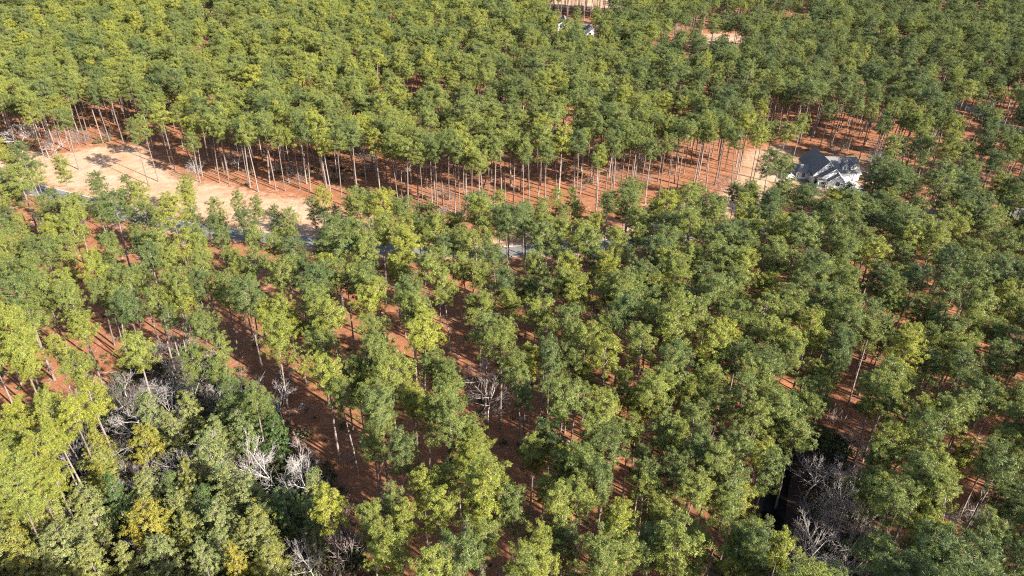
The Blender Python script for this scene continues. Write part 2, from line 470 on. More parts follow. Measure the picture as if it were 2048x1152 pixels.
def pine_mesh(seed, h=25.0, R=4.0, base=0.60, nb=46, lop=0.0, per=56):
    rng = np.random.default_rng(seed)
    lean = rng.normal(size=2) * 0.35
    wob = rng.normal(size=(2, 2)) * 0.22
    def axis_at(t):
        t = np.asarray(t, float)
        return np.stack([lean[0] * t ** 2 + wob[0, 0] * np.sin(3 * t) * t + wob[0, 1] * np.sin(7 * t) * 0.4 * t,
                         lean[1] * t ** 2 + wob[1, 0] * np.sin(3 * t) * t + wob[1, 1] * np.sin(7 * t) * 0.4 * t, t * h], -1)
    W = Acc()
    t = np.concatenate([[-0.012, 0.004], np.linspace(0.03, 0.985, 12)])
    rr = 0.20 * (1 - t) ** 0.75 + 0.03; rr[0:2] *= (1.45, 1.25)
    W.add(*tube(axis_at(t), rr, 7))
    cen, axs, rho = [], [], []
    lobes = rng.uniform(0, 2 * math.pi, 3)
    for i in range(nb):
        u = ((i + rng.random()) / nb) ** 0.85
        tt = base + (0.985 - base) * u
        prof = max(0.06, 1 - abs((u - 0.30) / 0.72) ** 2.3) ** 0.5
        phi = i * 2.399 + rng.normal() * 0.35
        lob = 0.80 + 0.26 * max(math.cos(phi - lobes[0]), math.cos(phi - lobes[1]), math.cos(phi - lobes[2]))
        ln = max(0.9, R * max(prof, 0.25) * lob * rng.uniform(0.70, 1.12) * (1 - lop * max(0, math.cos(phi))))
        if u < 0.14 and rng.random() < 0.45: ln *= 0.5
        rise = rng.uniform(0.02, 0.28) + 0.55 * u ** 1.6
        p0 = axis_at(tt)
        dirh = np.array([math.cos(phi), math.sin(phi), 0])
        ss = np.linspace(0, 1, 5)
        droop = rng.uniform(-0.05, 0.14)
        path = p0 + dirh * ln * ss[:, None] + np.array([0, 0, 1.0]) * (ln * (rise * ss + droop * ss ** 2))[:, None] + np.cross(dirh, [0, 0, 1]) * (rng.normal() * 0.12 * ln * ss ** 2)[:, None]
        W.add(*tube(path, np.linspace(0.055, 0.015, 5) * (0.6 + ln / R * 0.6), 3))
        k = max(5, int(round(ln * 3.7)))
        s = rng.uniform(0.30 if u < 0.8 else 0.08, 1.0, k); s[0] = 1.0
        pts = np.stack([np.interp(s, ss, path[:, c]) for c in range(3)], 1)
        off = rng.normal(size=(k, 3)) * (0.16 * ln * (0.35 + s))[:, None]; off[:, 2] = np.abs(off[:, 2]) * 0.8 - 0.08; off[0] *= 0.3
        cen.append(pts + off)
        axs.append(unit(dirh * 0.7 + rng.normal(size=(k, 3)) * 0.4 + np.array([0, 0, 0.55])))
        rho.append(rng.uniform(0.36, 0.60, k))
    for i in range(rng.integers(4, 9)):          # dead stubs below the crown
        tt = base - rng.uniform(0.01, 0.20); phi = rng.uniform(0, 6.28)
        ln = rng.uniform(0.5, 1.7); d = np.array([math.cos(phi), math.sin(phi), rng.uniform(-0.1, 0.4)])
        W.add(*tube(axis_at(tt) + np.outer([0, 0.55, 1], d * ln) + [[0, 0, 0], [0, 0, 0.05], [0, 0, -0.05]], [0.035, 0.025, 0.01], 3))
    cen, axs, rho = np.concatenate(cen), np.concatenate(axs), np.concatenate(rho)
    q, f = blades(rng, cen, axs, rho, per, 0.40, 0.064, 0.85, hub=np.array([0, 0, h * (base + 0.38 * (1 - base))]))
    puff = np.repeat(rng.random(len(cen)), per * 4)
    return W.get(), (q, f, puff)


def ever_mesh(seed, h=14.0, R=3.4, base=0.22, conic=0.5, per=46):
    """billowy evergreen: lobes of small leaf puffs on short limbs"""
    rng = np.random.default_rng(seed)
    W = Acc()
    t = np.linspace(-0.01, 0.93, 8)
    W.add(*tube(np.stack([rng.normal() * 0.4 * t ** 2, rng.normal() * 0.4 * t ** 2, t * h], 1), 0.19 * (1 - t) ** 0.8 + 0.02, 6))
    cen, axs, rho = [], [], []
    nb = 44
    for i in range(nb):
        u = (i + rng.random()) / nb
        prof_r = math.sqrt(max(0.03, 1 - ((u - 0.38) / 0.64) ** 2)); prof_c = max(0.10, (1 - u) ** 0.8) * min(1, 0.45 + u * 4)
        ln = R * (conic * prof_c + (1 - conic) * prof_r) * rng.uniform(0.62, 1.12)
        phi = i * 2.399 + rng.normal() * 0.3
        z = h * (base + (0.97 - base) * u)
        dirh = np.array([math.cos(phi), math.sin(phi), 0.0])
        end = np.array([0, 0, z]) + dirh * ln + np.array([0, 0, ln * rng.uniform(0.15, 0.45)])
        W.add(*tube(np.array([[0, 0, z], (np.array([0, 0, z]) + end) / 2 + [0, 0, 0.1], end]), [0.05, 0.03, 0.01], 3))
        k = max(5, int(ln * 4.2))
        s = rng.uniform(0.45, 1.0, k)
        pts = np.array([0, 0, z]) + (end - np.array([0, 0, z])) * s[:, None]
        pts = pts + rng.normal(size=(k, 3)) * np.array([0.42, 0.42, 0.36])
        cen.append(pts); axs.append(unit(pts - np.array([0, 0, h * 0.4])) * 0.6 + np.array([0, 0, 0.5])); rho.append(rng.uniform(0.28, 0.52, k))
    cen, axs, rho = np.concatenate(cen), np.concatenate(axs), np.concatenate(rho)
    q, f = blades(rng, cen, axs, rho, per, 0.21, 0.105, 0.25, 0.35, hub=np.array([0, 0, h * 0.5]))
    return W.get(), (q, f, np.repeat(rng.random(len(cen)) * 0.96, per * 4))


def bare_mesh(seed, h=13.0, spread=0.55, r0=0.16, depth=4):
    """leafless tree: limbs forking into fine twigs"""
    rng = np.random.default_rng(seed)
    W, T = Acc(), Acc()
    def grow(p, d, ln, r, lev):
        k = 4
        ss = np.linspace(0, 1, k)
        bend = rng.normal(size=3) * 0.16
        path = p + np.outer(ss, d * ln) + np.outer(ss ** 2, bend * ln)
        r1 = r * (0.55 if lev else 0.38)
        (T if lev == 0 else W).add(*tube(path, np.linspace(r, r1, k), 6 if lev == 0 else (4 if lev == 1 else 3)))
        if lev >= depth: return
        nchild = (10, 6, 5, 4)[lev]
        for c in range(nchild):
            s = rng.uniform(0.38 if lev == 0 else 0.25, 1.0) if c else 1.0
            q = np.array([np.interp(s, ss, path[:, j]) for j in range(3)])
            dd = unit(d + rng.normal(size=3) * (spread if c else 0.25) + np.array([0, 0, 0.16]))
            if lev == 0 and c:
                phi = c * 2.4 + rng.normal() * 0.4
                dd = unit(np.array([math.cos(phi), math.sin(phi), rng.uniform(0.35, 1.0)]))
            grow(q, dd, ln * rng.uniform(0.42, 0.66) * (1.15 - 0.45 * s), max(0.011, r * (0.44 if lev else 0.46) * (1.2 - 0.5 * s)), lev + 1)
    grow(np.array([0, 0, -0.15]), unit(np.array([rng.normal() * 0.07, rng.normal() * 0.07, 1])), h * 0.66, r0, 0)
    return T.get(), W.get()


PINES = []          # (trunk mesh, crown mesh, joined mesh, crown diameter)
specs = [(25, 3.3, 0.65, 42, 0.0), (25, 3.0, 0.69, 36, 0.1), (25, 3.7, 0.62, 46, 0.15), (25, 3.2, 0.60, 46, 0.0), (25, 2.7, 0.66, 34, 0.2), (25, 3.5, 0.68, 40, 0.0),
         (25, 3.1, 0.72, 34, 0.1), (25, 3.4, 0.58, 50, 0.1), (25, 2.8, 0.62, 40, 0.0), (25, 3.9, 0.67, 44, 0.3), (25, 2.4, 0.72, 24, 0.3), (25, 3.3, 0.64, 42, 0.05),
         (25, 3.7, 0.46, 50, 0.05), (25, 3.4, 0.42, 50, 0.15), (25, 3.9, 0.50, 48, 0.0), (25, 3.0, 0.70, 26, 0.5), (25, 3.6, 0.70, 34, 0.4)]
YOUNG = (12, 13, 14)
OLD = (0, 1, 2, 3, 4, 5, 6, 7, 8, 9, 11, 15, 16)
EDGE = (1, 4, 5, 6, 9, 10, 15, 16)
for i, (h, R, b, nb, lop) in enumerate(specs):
    (wv, wf), (q, qf, puff) = pine_mesh(100 + i, h, R, b, nb, lop)
    tm = mesh_np('pine_trunk', wv, [wf], [M_BARK], smooth=True)
    cm = mesh_np('pine_crown', q, [qf], [M_PINE], attrs={'puff': puff})
    jm = mesh_np('pine', np.concatenate([wv, q]), [wf, qf + len(wv)], [M_BARK, M_PINE], np.concatenate([np.zeros(len(wf)), np.ones(len(qf))]),
                 attrs={'puff': np.concatenate([np.zeros(len(wv)), puff])})
    PINES.append((tm, cm, jm, 2 * R * 0.98, b))
EVERS = []
for i, (h, R, b, cn) in enumerate([(14, 3.3, 0.18, 0.75), (14, 3.6, 0.22, 0.35), (14, 3.0, 0.15, 0.9), (14, 3.9, 0.28, 0.15), (14, 3.4, 0.2, 0.55)]):
    (wv, wf), (q, qf, puff) = ever_mesh(300 + i, h, R, b, cn)
    EVERS.append((mesh_np('evergreen_trunk', wv, [wf], [M_BARK], smooth=True), mesh_np('evergreen_crown', q, [qf], [M_EVER], attrs={'puff': puff}), 2 * R))
BARES = [tuple(mesh_np('bare_wood', w_[0], [w_[1]], [M_GREY]) for w_ in bare_mesh(500 + i, 13, sp, r0)) for i, (sp, r0) in enumerate([(0.5, 0.17), (0.65, 0.18), (0.42, 0.15), (0.6, 0.16), (0.75, 0.17), (0.55, 0.14), (0.7, 0.15)])]

# ------------------------------------------------------------------ where the pines stand (crown centres read off the photograph, in tiles at three times its size)
T4 = """100 40;250 110;330 50;590 30;600 130;740 60;840 30;1140 30;1160 180;1310 130;1430 80;1540 110;1490 190;1670 170;1740 190;1890 120;1930 60;1990 180;50 180;130 220;380 140;430 230;790 180;860 150;800 280;930 190;880 330;690 350;1080 320;1180 280;1200 360;1330 300;1300 220;1500 280;1640 330;1700 280;1770 380;1920 360;1990 300;60 350;160 360;250 360;310 380;60 500;230 490;405 460 130 y;400 570;260 600;120 620;20 690;440 640;540 480;640 500;760 560;640 600;850 540;880 410;1010 430;1010 520;1040 590;1210 470;1200 560;1110 640;930 660;780 680;650 660;1180 690;1390 420;1440 500;1350 600;1500 420;1490 640;1480 560;1690 520;1700 600;1660 700;1880 540;1950 460;1900 680;1920 600;2020 740;1780 800;1610 760;1540 700;180 760 220;100 840;430 720;500 830 180 y;320 950;100 940;130 1050 190;480 1060 190 y;820 940 180 y;1010 770 110;1210 800;1190 1030;1340 950 130;1290 1080;1650 920 200 y;1880 830;1920 920 200;1960 1080"""
T5 = """150 70 180;330 130;465 140 100;545 150 110;940 90;940 170;720 210;860 230;1090 150 130;1190 110 110;1290 70;1390 60;1330 170;1410 130;1590 70;1700 110;1530 210;1900 100;1990 70;1820 220;1950 290;40 140;70 240;230 240;130 370 180;380 230 150 y;390 310 170 y;560 250;600 330;660 310;900 320;930 400;1140 430 130;1200 260;1270 340;1290 400;1470 310;1530 420;1640 300;1720 380;1900 380;1960 430;30 530;150 510;330 460;360 530;240 610 130 y;110 650;420 620 200;420 730 200;580 430;640 560;680 650;540 460;830 700 180;980 540;1010 670;1170 540;1210 600;1350 470;1350 560;1310 640;1430 620;1600 480;1700 580;1680 650;1820 520 180;1850 600;1620 590;1990 690;80 730;190 820 200;480 870 200;460 800;200 960 200;130 1100;290 1080;530 980;600 1060 200;700 1100;860 830 200;980 840;960 930;1150 740;1210 840;1350 790;1400 690;1380 840;1490 870;1610 850 110;1580 980;1690 720;1900 790 200;1830 920 180;1960 880;1970 820;1200 1000 130;1250 1050 130;1370 1030;1090 1080 180;1510 1100 120;20 1060;1680 1130 110;2000 1090"""
T6 = """80 40;400 30;530 90 200;180 150;330 190;100 230;160 330;30 400;240 410;390 340 180;340 450;560 240;580 300;550 420 180;680 220;690 290;790 270;880 320;940 60 170 y;1060 100 160 y;1180 70;940 190;1020 230;1240 230;1160 380 200;1020 350 180;1330 170;1350 300;1430 120;1430 220;1550 80;1550 190;1500 310;1650 120;1640 250;1760 50;1780 220;1910 170;1950 70;2000 30;1930 310;2010 340;1900 440;1780 400;1630 440;1540 420;2010 490;100 540 200;310 560;500 570 190;690 590;800 460 190;960 520 180;1010 560;1180 550 200;1310 500 180;1230 610;1300 650;1540 600 180;1590 530;1900 590;1830 660;1950 710;70 770;310 760 230;280 700;670 720;820 800;760 830;910 690;990 700;1000 780;1130 870;970 900 190;1420 740 250;1500 770;1270 700;1730 700 200;1790 800 220;1880 860 200;1350 880 150 y;1310 980;1460 900;1730 930;1620 980 190;1650 1030;1930 1010 190;600 900;600 980 180;620 1050;170 920 200 y;250 880;110 1060 210 y;370 1090;800 1070 200;890 1040;1260 1130;530 1060;1480 1040 190;1850 1090;1980 1110"""
T7 = """110 200 200 y;60 120 170 y;380 150 180 y;560 110 200 y;460 200 180 y;150 330 220 y;60 430 200 y;250 400 200 y;330 300 170 y;180 560 250 y;330 560 220 y;60 560 200 y;80 680 220 y;250 640 200 y;400 350 160 y;1980 720 200 y;1520 90 170;1400 60 160;20 250 180 y"""
T8 = """40 80 150;200 60 190;180 170;240 220 200;440 90 190;650 60 200;640 130;500 170;620 290;540 260;780 290;800 390 200;830 470 200;710 510;200 400 160;360 400 170;590 560 170 y;500 620 150 y;540 770 190;100 30;820 720 220;800 780;840 640;330 760 130;320 900 160 y;260 1010;170 850 130;540 1070 220 y;850 970 180;880 1080;680 1060;1040 770;1060 680;1200 650 170 y;1280 760 200;1300 860 190;1160 960 200 y;1200 1060 200 y;1100 1090 170 y;1320 980 180;1150 390;1250 350;1220 420;1100 90 130;1160 30 130;1320 60;1390 100;1350 450 200 y;1320 520;1260 250;1560 130 190;1600 200 180;1530 320 200;1590 390;1530 560 220;1580 620 200;1460 510;1440 690;1420 760 200;1680 30;1870 80 200;1930 40;1800 140;1740 330 190;1810 440;1930 280;2000 350;1880 580;2020 570;1830 660;1700 780 200;1660 870 200;1600 1000 200;1720 1040 200;1900 790;1880 940 200;2010 920;1550 1080;1960 680;1960 1080"""
T9 = """70 80;140 30;360 60 200;180 140 200;80 220 200;410 210 200;420 300 190 y;90 380 200;340 380;460 400 190 y;490 490 130;150 490 190;280 570 190;330 650;30 640;250 730;50 800;100 930 220 y;40 1090;130 840;400 1020 240;450 960 200;590 1040 200 y;300 980;820 50 190;720 110;700 270;560 140;600 110;1180 80 200;1250 130 200 y;1300 40;1380 220 190;1470 330 200;1240 390 230 y;1150 430;1560 150;1570 200;1690 200 200;1660 440 170 y;1640 360;1450 520 260;1500 640 230;1420 600;1870 110;1750 60;1920 420 220;1840 450;1880 520 200;1980 500;1190 670 230;1130 640;1230 740;1450 780;1200 840;1420 920 230 y;1350 1000 220;1150 1000;1790 900 200;1860 980 220;1700 1000;1650 1070 220;1960 700;2000 800;1950 1080 200;1560 1090;1900 880;2000 250;1990 100"""
TOPS = """123 340;70 347;18 318;195 366;264 376 34;375 378 34;32 334;1560 395;1720 395;1500 392;1610 392;1770 372;1830 380;1880 372;1950 395;2010 380;1930 350;1660 402;1645 377;1612 388;1730 376;1690 394;1590 408;1755 392"""
pines = []          # dicts: x, y, h, d (crown diameter or None), tint


def add_pine(x, y, h, d=None, y_=False, base=False, photo=True, v=None):
    P = np.array([[q['x'], q['y']] for q in pines]) if pines else np.zeros((0, 2))
    if len(P) and np.min(np.hypot(P[:, 0] - x, P[:, 1] - y)) < (1.4 if base else 2.0): return
    t = RNG.uniform(0.62, 0.95) if y_ else float(np.clip(RNG.normal(0.48, 0.21), 0.02, 0.9))
    pines.append(dict(x=x, y=y, h=h, d=d, tint=t, seen=photo, v=v))


# rows whose trunk feet show (feet read off the photograph)
Z1 = "540 655;650 570;560 545;710 415;390 315;680 235;990 400;1010 320;1170 370;1265 400;1195 240;1415 400;1420 325;1515 355;1690 850;1805 815;900 680;1780 300;1920 110;1285 270;1860 90;1030 200;745 270"
Z2 = "565 830;675 845;370 755;1005 930;885 815;1205 905;1310 920;1480 890;1600 920;1760 860;1785 890;1845 1030;1955 1080;265 490;1200 630;1260 620;1400 600;1000 400;1270 360;545 120;1640 600;1555 840"
Z3 = "60 610;205 500;235 860;395 700;430 680;510 600;620 630;745 560;795 725;945 690;940 480;1155 580;1050 690;1340 545;1485 590;1590 510;1630 510;1770 610;1840 440;1975 580;2020 500;680 400;1870 370;1380 470"
Z5 = "340 70;365 70;400 100;460 50;490 110;545 100;577 130;610 80;645 50;683 130;710 150;745 130;780 130;832 180;980 50;1030 70;1090 90;1130 90;1180 40;1300 40;1525 130;1610 50;1820 70;1900 55"
Z8 = "80 65;185 175;290 140;430 270;520 60;680 200;640 230;810 415;855 370;920 410;990 490;1090 490;1170 460;1340 400;1360 420;1440 500;1535 490;1880 430;1920 400;1730 380"
for txt, x0, y0, k in ((Z1, 0, 220, 5.689), (Z2, 340, 220, 5.689), (Z3, 1150, 280, 5.689), (Z5, 683, 384, 3.0), (Z8, 1650, 280, 6.4), ("1521 360;1525 360;1550 366;1577 355", 0, 0, 1.0)):
    for q in txt.split(';'):
        a, b = map(float, q.split())
        p_ = at(x0 + a / k, y0 + b / k)
        small = txt is Z1 and a > 1600 and b > 700
        add_pine(p_[0], p_[1], 24.3 if small else RNG.uniform(22, 26.5), 4.6 if small else None, base=True, v=10 if small else int(RNG.choice(EDGE)))
for txt, x0, y0, k in ((T9, 1366, 768, 3.0), (T8, 683, 768, 3.0), (T7, 0, 768, 3.0), (T6, 1366, 384, 3.0), (T5, 683, 384, 3.0), (T4, 0, 384, 3.0), (TOPS, 0, 0, 1.0)):
    for q in txt.split(';'):
        w = q.split()
        px, py = x0 + float(w[0]) / k, y0 + float(w[1]) / k
        young = py < 384 + 75 and not (txt is T6 and px > 1800)
        h = RNG.uniform(14, 18.5) if young else RNG.uniform(18.5, 26)
        v = int(RNG.choice(YOUNG)) if young else int(RNG.choice(OLD))
        p_ = at(px, py, (1 + specs[v][2]) / 2 * h)
        sc = 1400 / proj(p_)[2]
        d = float(w[2]) / k / sc * 1.04 if len(w) > 2 and w[2] != 'y' else None
        if d: d = float(np.clip(d, 4.5, 10.0))
        add_pine(p_[0], p_[1], h, d, 'y' in w, v=v)
n_read = len(pines)

# the rest of the stand, beyond what can be told apart singly
HOUSE_BOX = [(104, 238), (134, 238), (134, 266), (104, 266)]
FAR_HOUSE_BOX = [(22, 498), (58, 498), (58, 540), (22, 540)]
cell = 3.0
grid = {}
def gkey(x, y): return int(x // cell), int(y // cell)
for q in pines: grid.setdefault(gkey(q['x'], q['y']), []).append((q['x'], q['y']))
def free(x, y, r):
    k = int(r // cell) + 1; a, b = gkey(x, y)
    for i in range(a - k, a + k + 1):
        for j in range(b - k, b + k + 1):
            for u, v in grid.get((i, j), ()):
                if (u - x) ** 2 + (v - y) ** 2 < r * r: return False
    return True
cand = np.column_stack([RNG.uniform(-560, 680, 90000), RNG.uniform(25, 760, 90000)])
vv = np.column_stack([cand, np.full(len(cand), 18.0)]) - CC
dep = vv @ CF
cx, cy = 1024 + 1400 * (vv @ CR) / dep, 576 - 1400 * (vv @ CU) / dep
ok = (dep > 20) & (cx > -160 - 24000 / dep) & (cx < 2208 + 60000 / dep) & (cy < 1152 + 700) & (cy > -260)
BAND = ground_pts([(640, 405), (800, 412), (950, 420), (1100, 412), (1250, 388), (1400, 384), (1490, 350), (1500, 440), (1380, 470), (1200, 492), (1050, 500), (780, 498), (640, 480)])
for pl, g in ((CLEAR, 0.0), (VERGE, 1.0), (BAND, 0.5), (YARD, -3.0), (FAR_CLEAR, 2), (FAR_FIELD, 2), (FAR_YARD, -4), (HOUSE_BOX, 3), (FAR_HOUSE_BOX, 2)): ok &= poly_sd(cand, pl) > g
ok &= (line_d(cand, ROAD) > 5.0) & (line_d(cand, SIDE_ROAD) > 5) & (line_d(cand, FAR_ROAD) > 5) & (line_d(cand, DRIVE) > 4) & (line_d(cand, CREEK) > 5) & (line_d(cand, TRACK) > 6)
ok &= (poly_sd(cand, THICKET) > 0) & (poly_sd(cand, SWAMP) > 0)
KEEP = [(1600, 300, 1722, 362), (1112, 36, 1142, 62), (1170, 50, 1190, 74), (1376, 66, 1480, 90), (1100, 0, 1280, 16), (1905, 200, 2030, 262), (40, 24, 90, 40), (410, 6, 430, 22)]


def hides(px, py, hw, b):
    return px + hw > b[0] and px - hw < b[2] and py + hw > b[1] and py - hw < b[3]


pines = [q for q in pines if not (q['y'] < 238 and hides(*(lambda t: (t[0], t[1], 2.6 * 1400 / t[2]))(proj((q['x'], q['y'], q['h'] * 0.84))), (1612, 300, 1720, 356)))]
clear_px = np.array([proj((a, b, 0))[:2] for a, b in CLEAR])
rc = np.zeros(len(cand), bool)
for b in KEEP: rc |= (cx > b[0] - 3500 / dep) & (cx < b[2] + 3500 / dep) & (cy > b[1] - 3000 / dep) & (cy < b[3] + 3500 / dep)
rc |= poly_sd(np.column_stack([cx, cy]), clear_px) < 16
ok &= ~(rc & (RNG.random(len(cand)) < 0.97))
ok &= ~((cand[:, 1] > 425) & (cand[:, 1] < 512) & (cand[:, 0] > 27 * cand[:, 1] / 512) & (cand[:, 0] < 54 * cand[:, 1] / 512) & (RNG.random(len(cand)) < 0.93))
inframe = (cx > -40) & (cx < 2088) & (cy < 1200)
lower = inframe & (cy > 372)
rd = line_d(cand, ROAD)
gapn = np.sin(cand[:, 0] * 0.045 + 1.3 * np.sin(cand[:, 1] * 0.021)) * np.sin(cand[:, 1] * 0.037 + 0.7 + np.sin(cand[:, 0] * 0.03))
for i in np.nonzero(ok)[0]:
    x, y = cand[i]
    r = 4.8 if lower[i] else (4.9 + 1.6 * max(0, gapn[i]) + 0.7 * (cand[i, 0] > 120 and cy[i] < 300))
    if gapn[i] > 0.86 and not lower[i]: continue
    screen = (cx[i] > 1110 or 560 < cx[i] < 760) and 480 < cy[i] < 560 and 4.5 < rd[i] < 16
    if screen: r = 4.2
    if lower[i] and not screen and RNG.random() < (0.35 if cx[i] > 1250 else 0.82): continue
    if free(x, y, r):
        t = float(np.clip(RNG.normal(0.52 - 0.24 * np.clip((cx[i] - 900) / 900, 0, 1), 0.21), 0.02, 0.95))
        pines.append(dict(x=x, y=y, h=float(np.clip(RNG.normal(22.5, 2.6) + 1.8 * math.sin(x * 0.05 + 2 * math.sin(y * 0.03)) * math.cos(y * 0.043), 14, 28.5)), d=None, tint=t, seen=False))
        grid.setdefault(gkey(x, y), []).append((x, y))

def hides_house(q):
    if not (90 < q['x'] < 140 and q['y'] < 256): return False
    (u0, v0, d0), (u1, v1, _) = proj((q['x'], q['y'], q['h'])), proj((q['x'], q['y'], q['h'] * 0.58))
    hw = 3.2 * 1400 / d0
    return max(u0, u1) + hw > 1616 and min(u0, u1) - hw < 1718 and v1 > 298 and v0 < 352


pines = [q for q in pines if not hides_house(q)]
for q in pines:
    if q.get('v') is None: q['v'] = int(RNG.choice(OLD))
    if q['d'] is not None and q['d'] < 5.2: q['v'] = int(RNG.choice([4, 10, 8]))
    s = q['h'] / 25.0
    w = q['d'] / PINES[q['v']][3] if q['d'] else max(s, 0.72) * (RNG.uniform(0.90, 1.18) if q['seen'] else RNG.uniform(1.05, 1.36))
    q['s'] = (w, w, s) if q['d'] is None else (float(np.clip(w, 0.72, 1.35)),) * 2 + (s,)
    e_ = RNG.uniform(0.93, 1.08); q['s'] = (q['s'][0] * e_, q['s'][1] / e_, q['s'][2])
    q['rz'] = RNG.uniform(0, 6.283); q['tx'], q['ty'] = RNG.normal(0, 0.027, 2)
    c_ = (q['x'], q['y'], q['h'] * (1 + PINES[q['v']][4]) / 2)
    q['px'], q['py'], dp = proj(c_)
    q['size'] = PINES[q['v']][3] * q['s'][0] * 1400 / dp
    q['in'] = 5 < q['px'] < 2043 and 5 < q['py'] < 1147 and dp > 0
vis = sorted([q for q in pines if q['in']], key=lambda q: -q['size'])
single = vis[:300]
ids = {id(q) for q in single}
rest = [q for q in pines if id(q) not in ids]
print('pines', len(pines), 'read', n_read, 'in frame', len(vis), 'smallest single y', max(0, min(q['py'] for q in single)))

ORD = ['leftmost', 'second from left', 'third from left', 'fourth from left', 'fifth from left', 'sixth from left', 'seventh from left', 'eighth from left', 'ninth from left',
       'tenth from left', 'eleventh from left', 'twelfth from left', 'thirteenth from left', 'fourteenth from left', 'fifteenth from left', 'sixteenth from left']
COLS = ['at the left edge', 'in the far left part', 'left of the middle', 'just left of centre', 'just right of centre', 'right of the middle', 'in the far right part', 'at the right edge']
ROWS = [(430, 'level with the clearing'), (540, 'level with the road'), (650, 'just below the road'), (760, 'below mid height'), (870, 'low in the frame'), (990, 'near the bottom'), (1153, 'along the bottom edge')]
cells = {}
for q in single:
    r_ = next(i for i, (b, _) in enumerate(ROWS) if q['py'] < b)
    cells.setdefault((int(q['px'] // 256), r_), []).append(q)
for (c_, r_), qs in cells.items():
    qs.sort(key=lambda q: q['px'])
    for i, q in enumerate(qs):
        tone = 'yellow-green' if q['tint'] > 0.72 else ('dark green' if q['tint'] < 0.28 else 'green')
        nm = 'leftmost' if i == 0 else ('rightmost' if i == len(qs) - 1 else ORD[i])
        q['label'] = f'{tone} pine, {nm} {COLS[c_]} {ROWS[r_][1]}' if len(qs) > 1 else f'{tone} pine standing {COLS[c_]} {ROWS[r_][1]}'
for q in single:
    o = link('pine_tree', None, loc=(q['x'], q['y'], ground_z(q['x'], q['y']) - 0.02))
    o.rotation_euler = (q['tx'], q['ty'], q['rz']); o.scale = q['s']
    tag(o, q['label'], 'pine tree', 'tall pines of the stand')
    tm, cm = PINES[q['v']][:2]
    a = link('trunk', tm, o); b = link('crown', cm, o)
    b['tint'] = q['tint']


def scatter(name, label, protos, pts):
    """one object of kind stuff: prototypes instanced on points. protos: list of (mesh, tint); pts: (x,y,z, rx,ry,rz, sx,sy,sz, index)"""
    pts = np.asarray(pts, float)
    pc = bpy.data.collections.new(name + '_prototypes')
    for i, (me, t) in enumerate(protos):
        o = bpy.data.objects.new(f'{name}_prototype_{i:03d}', me); pc.objects.link(o)
    me = bpy.data.meshes.new(name)
    me.vertices.add(len(pts)); me.vertices.foreach_set('co', pts[:, :3].astype(np.float32).ravel())
    for k, sl in (('rot', slice(3, 6)), ('scl', slice(6, 9))):
        a = me.attributes.new(k, 'FLOAT_VECTOR', 'POINT'); a.data.foreach_set('vector', pts[:, sl].astype(np.float32).ravel())
    a = me.attributes.new('idx', 'INT', 'POINT'); a.data.foreach_set('value', pts[:, 9].astype(np.int32))
    a = me.attributes.new('tint', 'FLOAT', 'POINT'); a.data.foreach_set('value', np.array([protos[int(i)][1] if pts.shape[1] < 11 else t for i, t in zip(pts[:, 9], pts[:, -1])], np.float32))
    o = link(name, me)
    ng = bpy.data.node_groups.new(name, 'GeometryNodeTree')
    ng.interface.new_socket('Geometry', in_out='INPUT', socket_type='NodeSocketGeometry')
    ng.interface.new_socket('Geometry', in_out='OUTPUT', socket_type='NodeSocketGeometry')
    nn, ll = ng.nodes, ng.links
    gi, go = nn.new('NodeGroupInput'), nn.new('NodeGroupOutput')
    ci = nn.new('GeometryNodeCollectionInfo'); ci.inputs['Collection'].default_value = pc
    ci.inputs['Separate Children'].default_value = True; ci.inputs['Reset Children'].default_value = True
    ip = nn.new('GeometryNodeInstanceOnPoints'); ip.inputs['Pick Instance'].default_value = True
    def na(nm, ty):
        x = nn.new('GeometryNodeInputNamedAttribute'); x.data_type = ty; x.inputs['Name'].default_value = nm
        return x.outputs['Attribute']
    ll.new(gi.outputs[0], ip.inputs['Points']); ll.new(ci.outputs[0], ip.inputs['Instance'])
    ll.new(na('idx', 'INT'), ip.inputs['Instance Index']); ll.new(na('rot', 'FLOAT_VECTOR'), ip.inputs['Rotation']); ll.new(na('scl', 'FLOAT_VECTOR'), ip.inputs['Scale'])
    ll.new(ip.outputs[0], go.inputs[0])
    md = o.modifiers.new('scatter', 'NODES'); md.node_group = ng
    return tag(o, label, kind='stuff')


protos = [(p_[2], 0.5) for p_ in PINES]
rows = []
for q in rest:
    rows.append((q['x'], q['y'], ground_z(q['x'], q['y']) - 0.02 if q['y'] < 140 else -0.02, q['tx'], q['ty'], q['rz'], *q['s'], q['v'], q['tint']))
scatter('pine_forest', 'dense mass of tall pines reaching back into the distance', protos, rows)

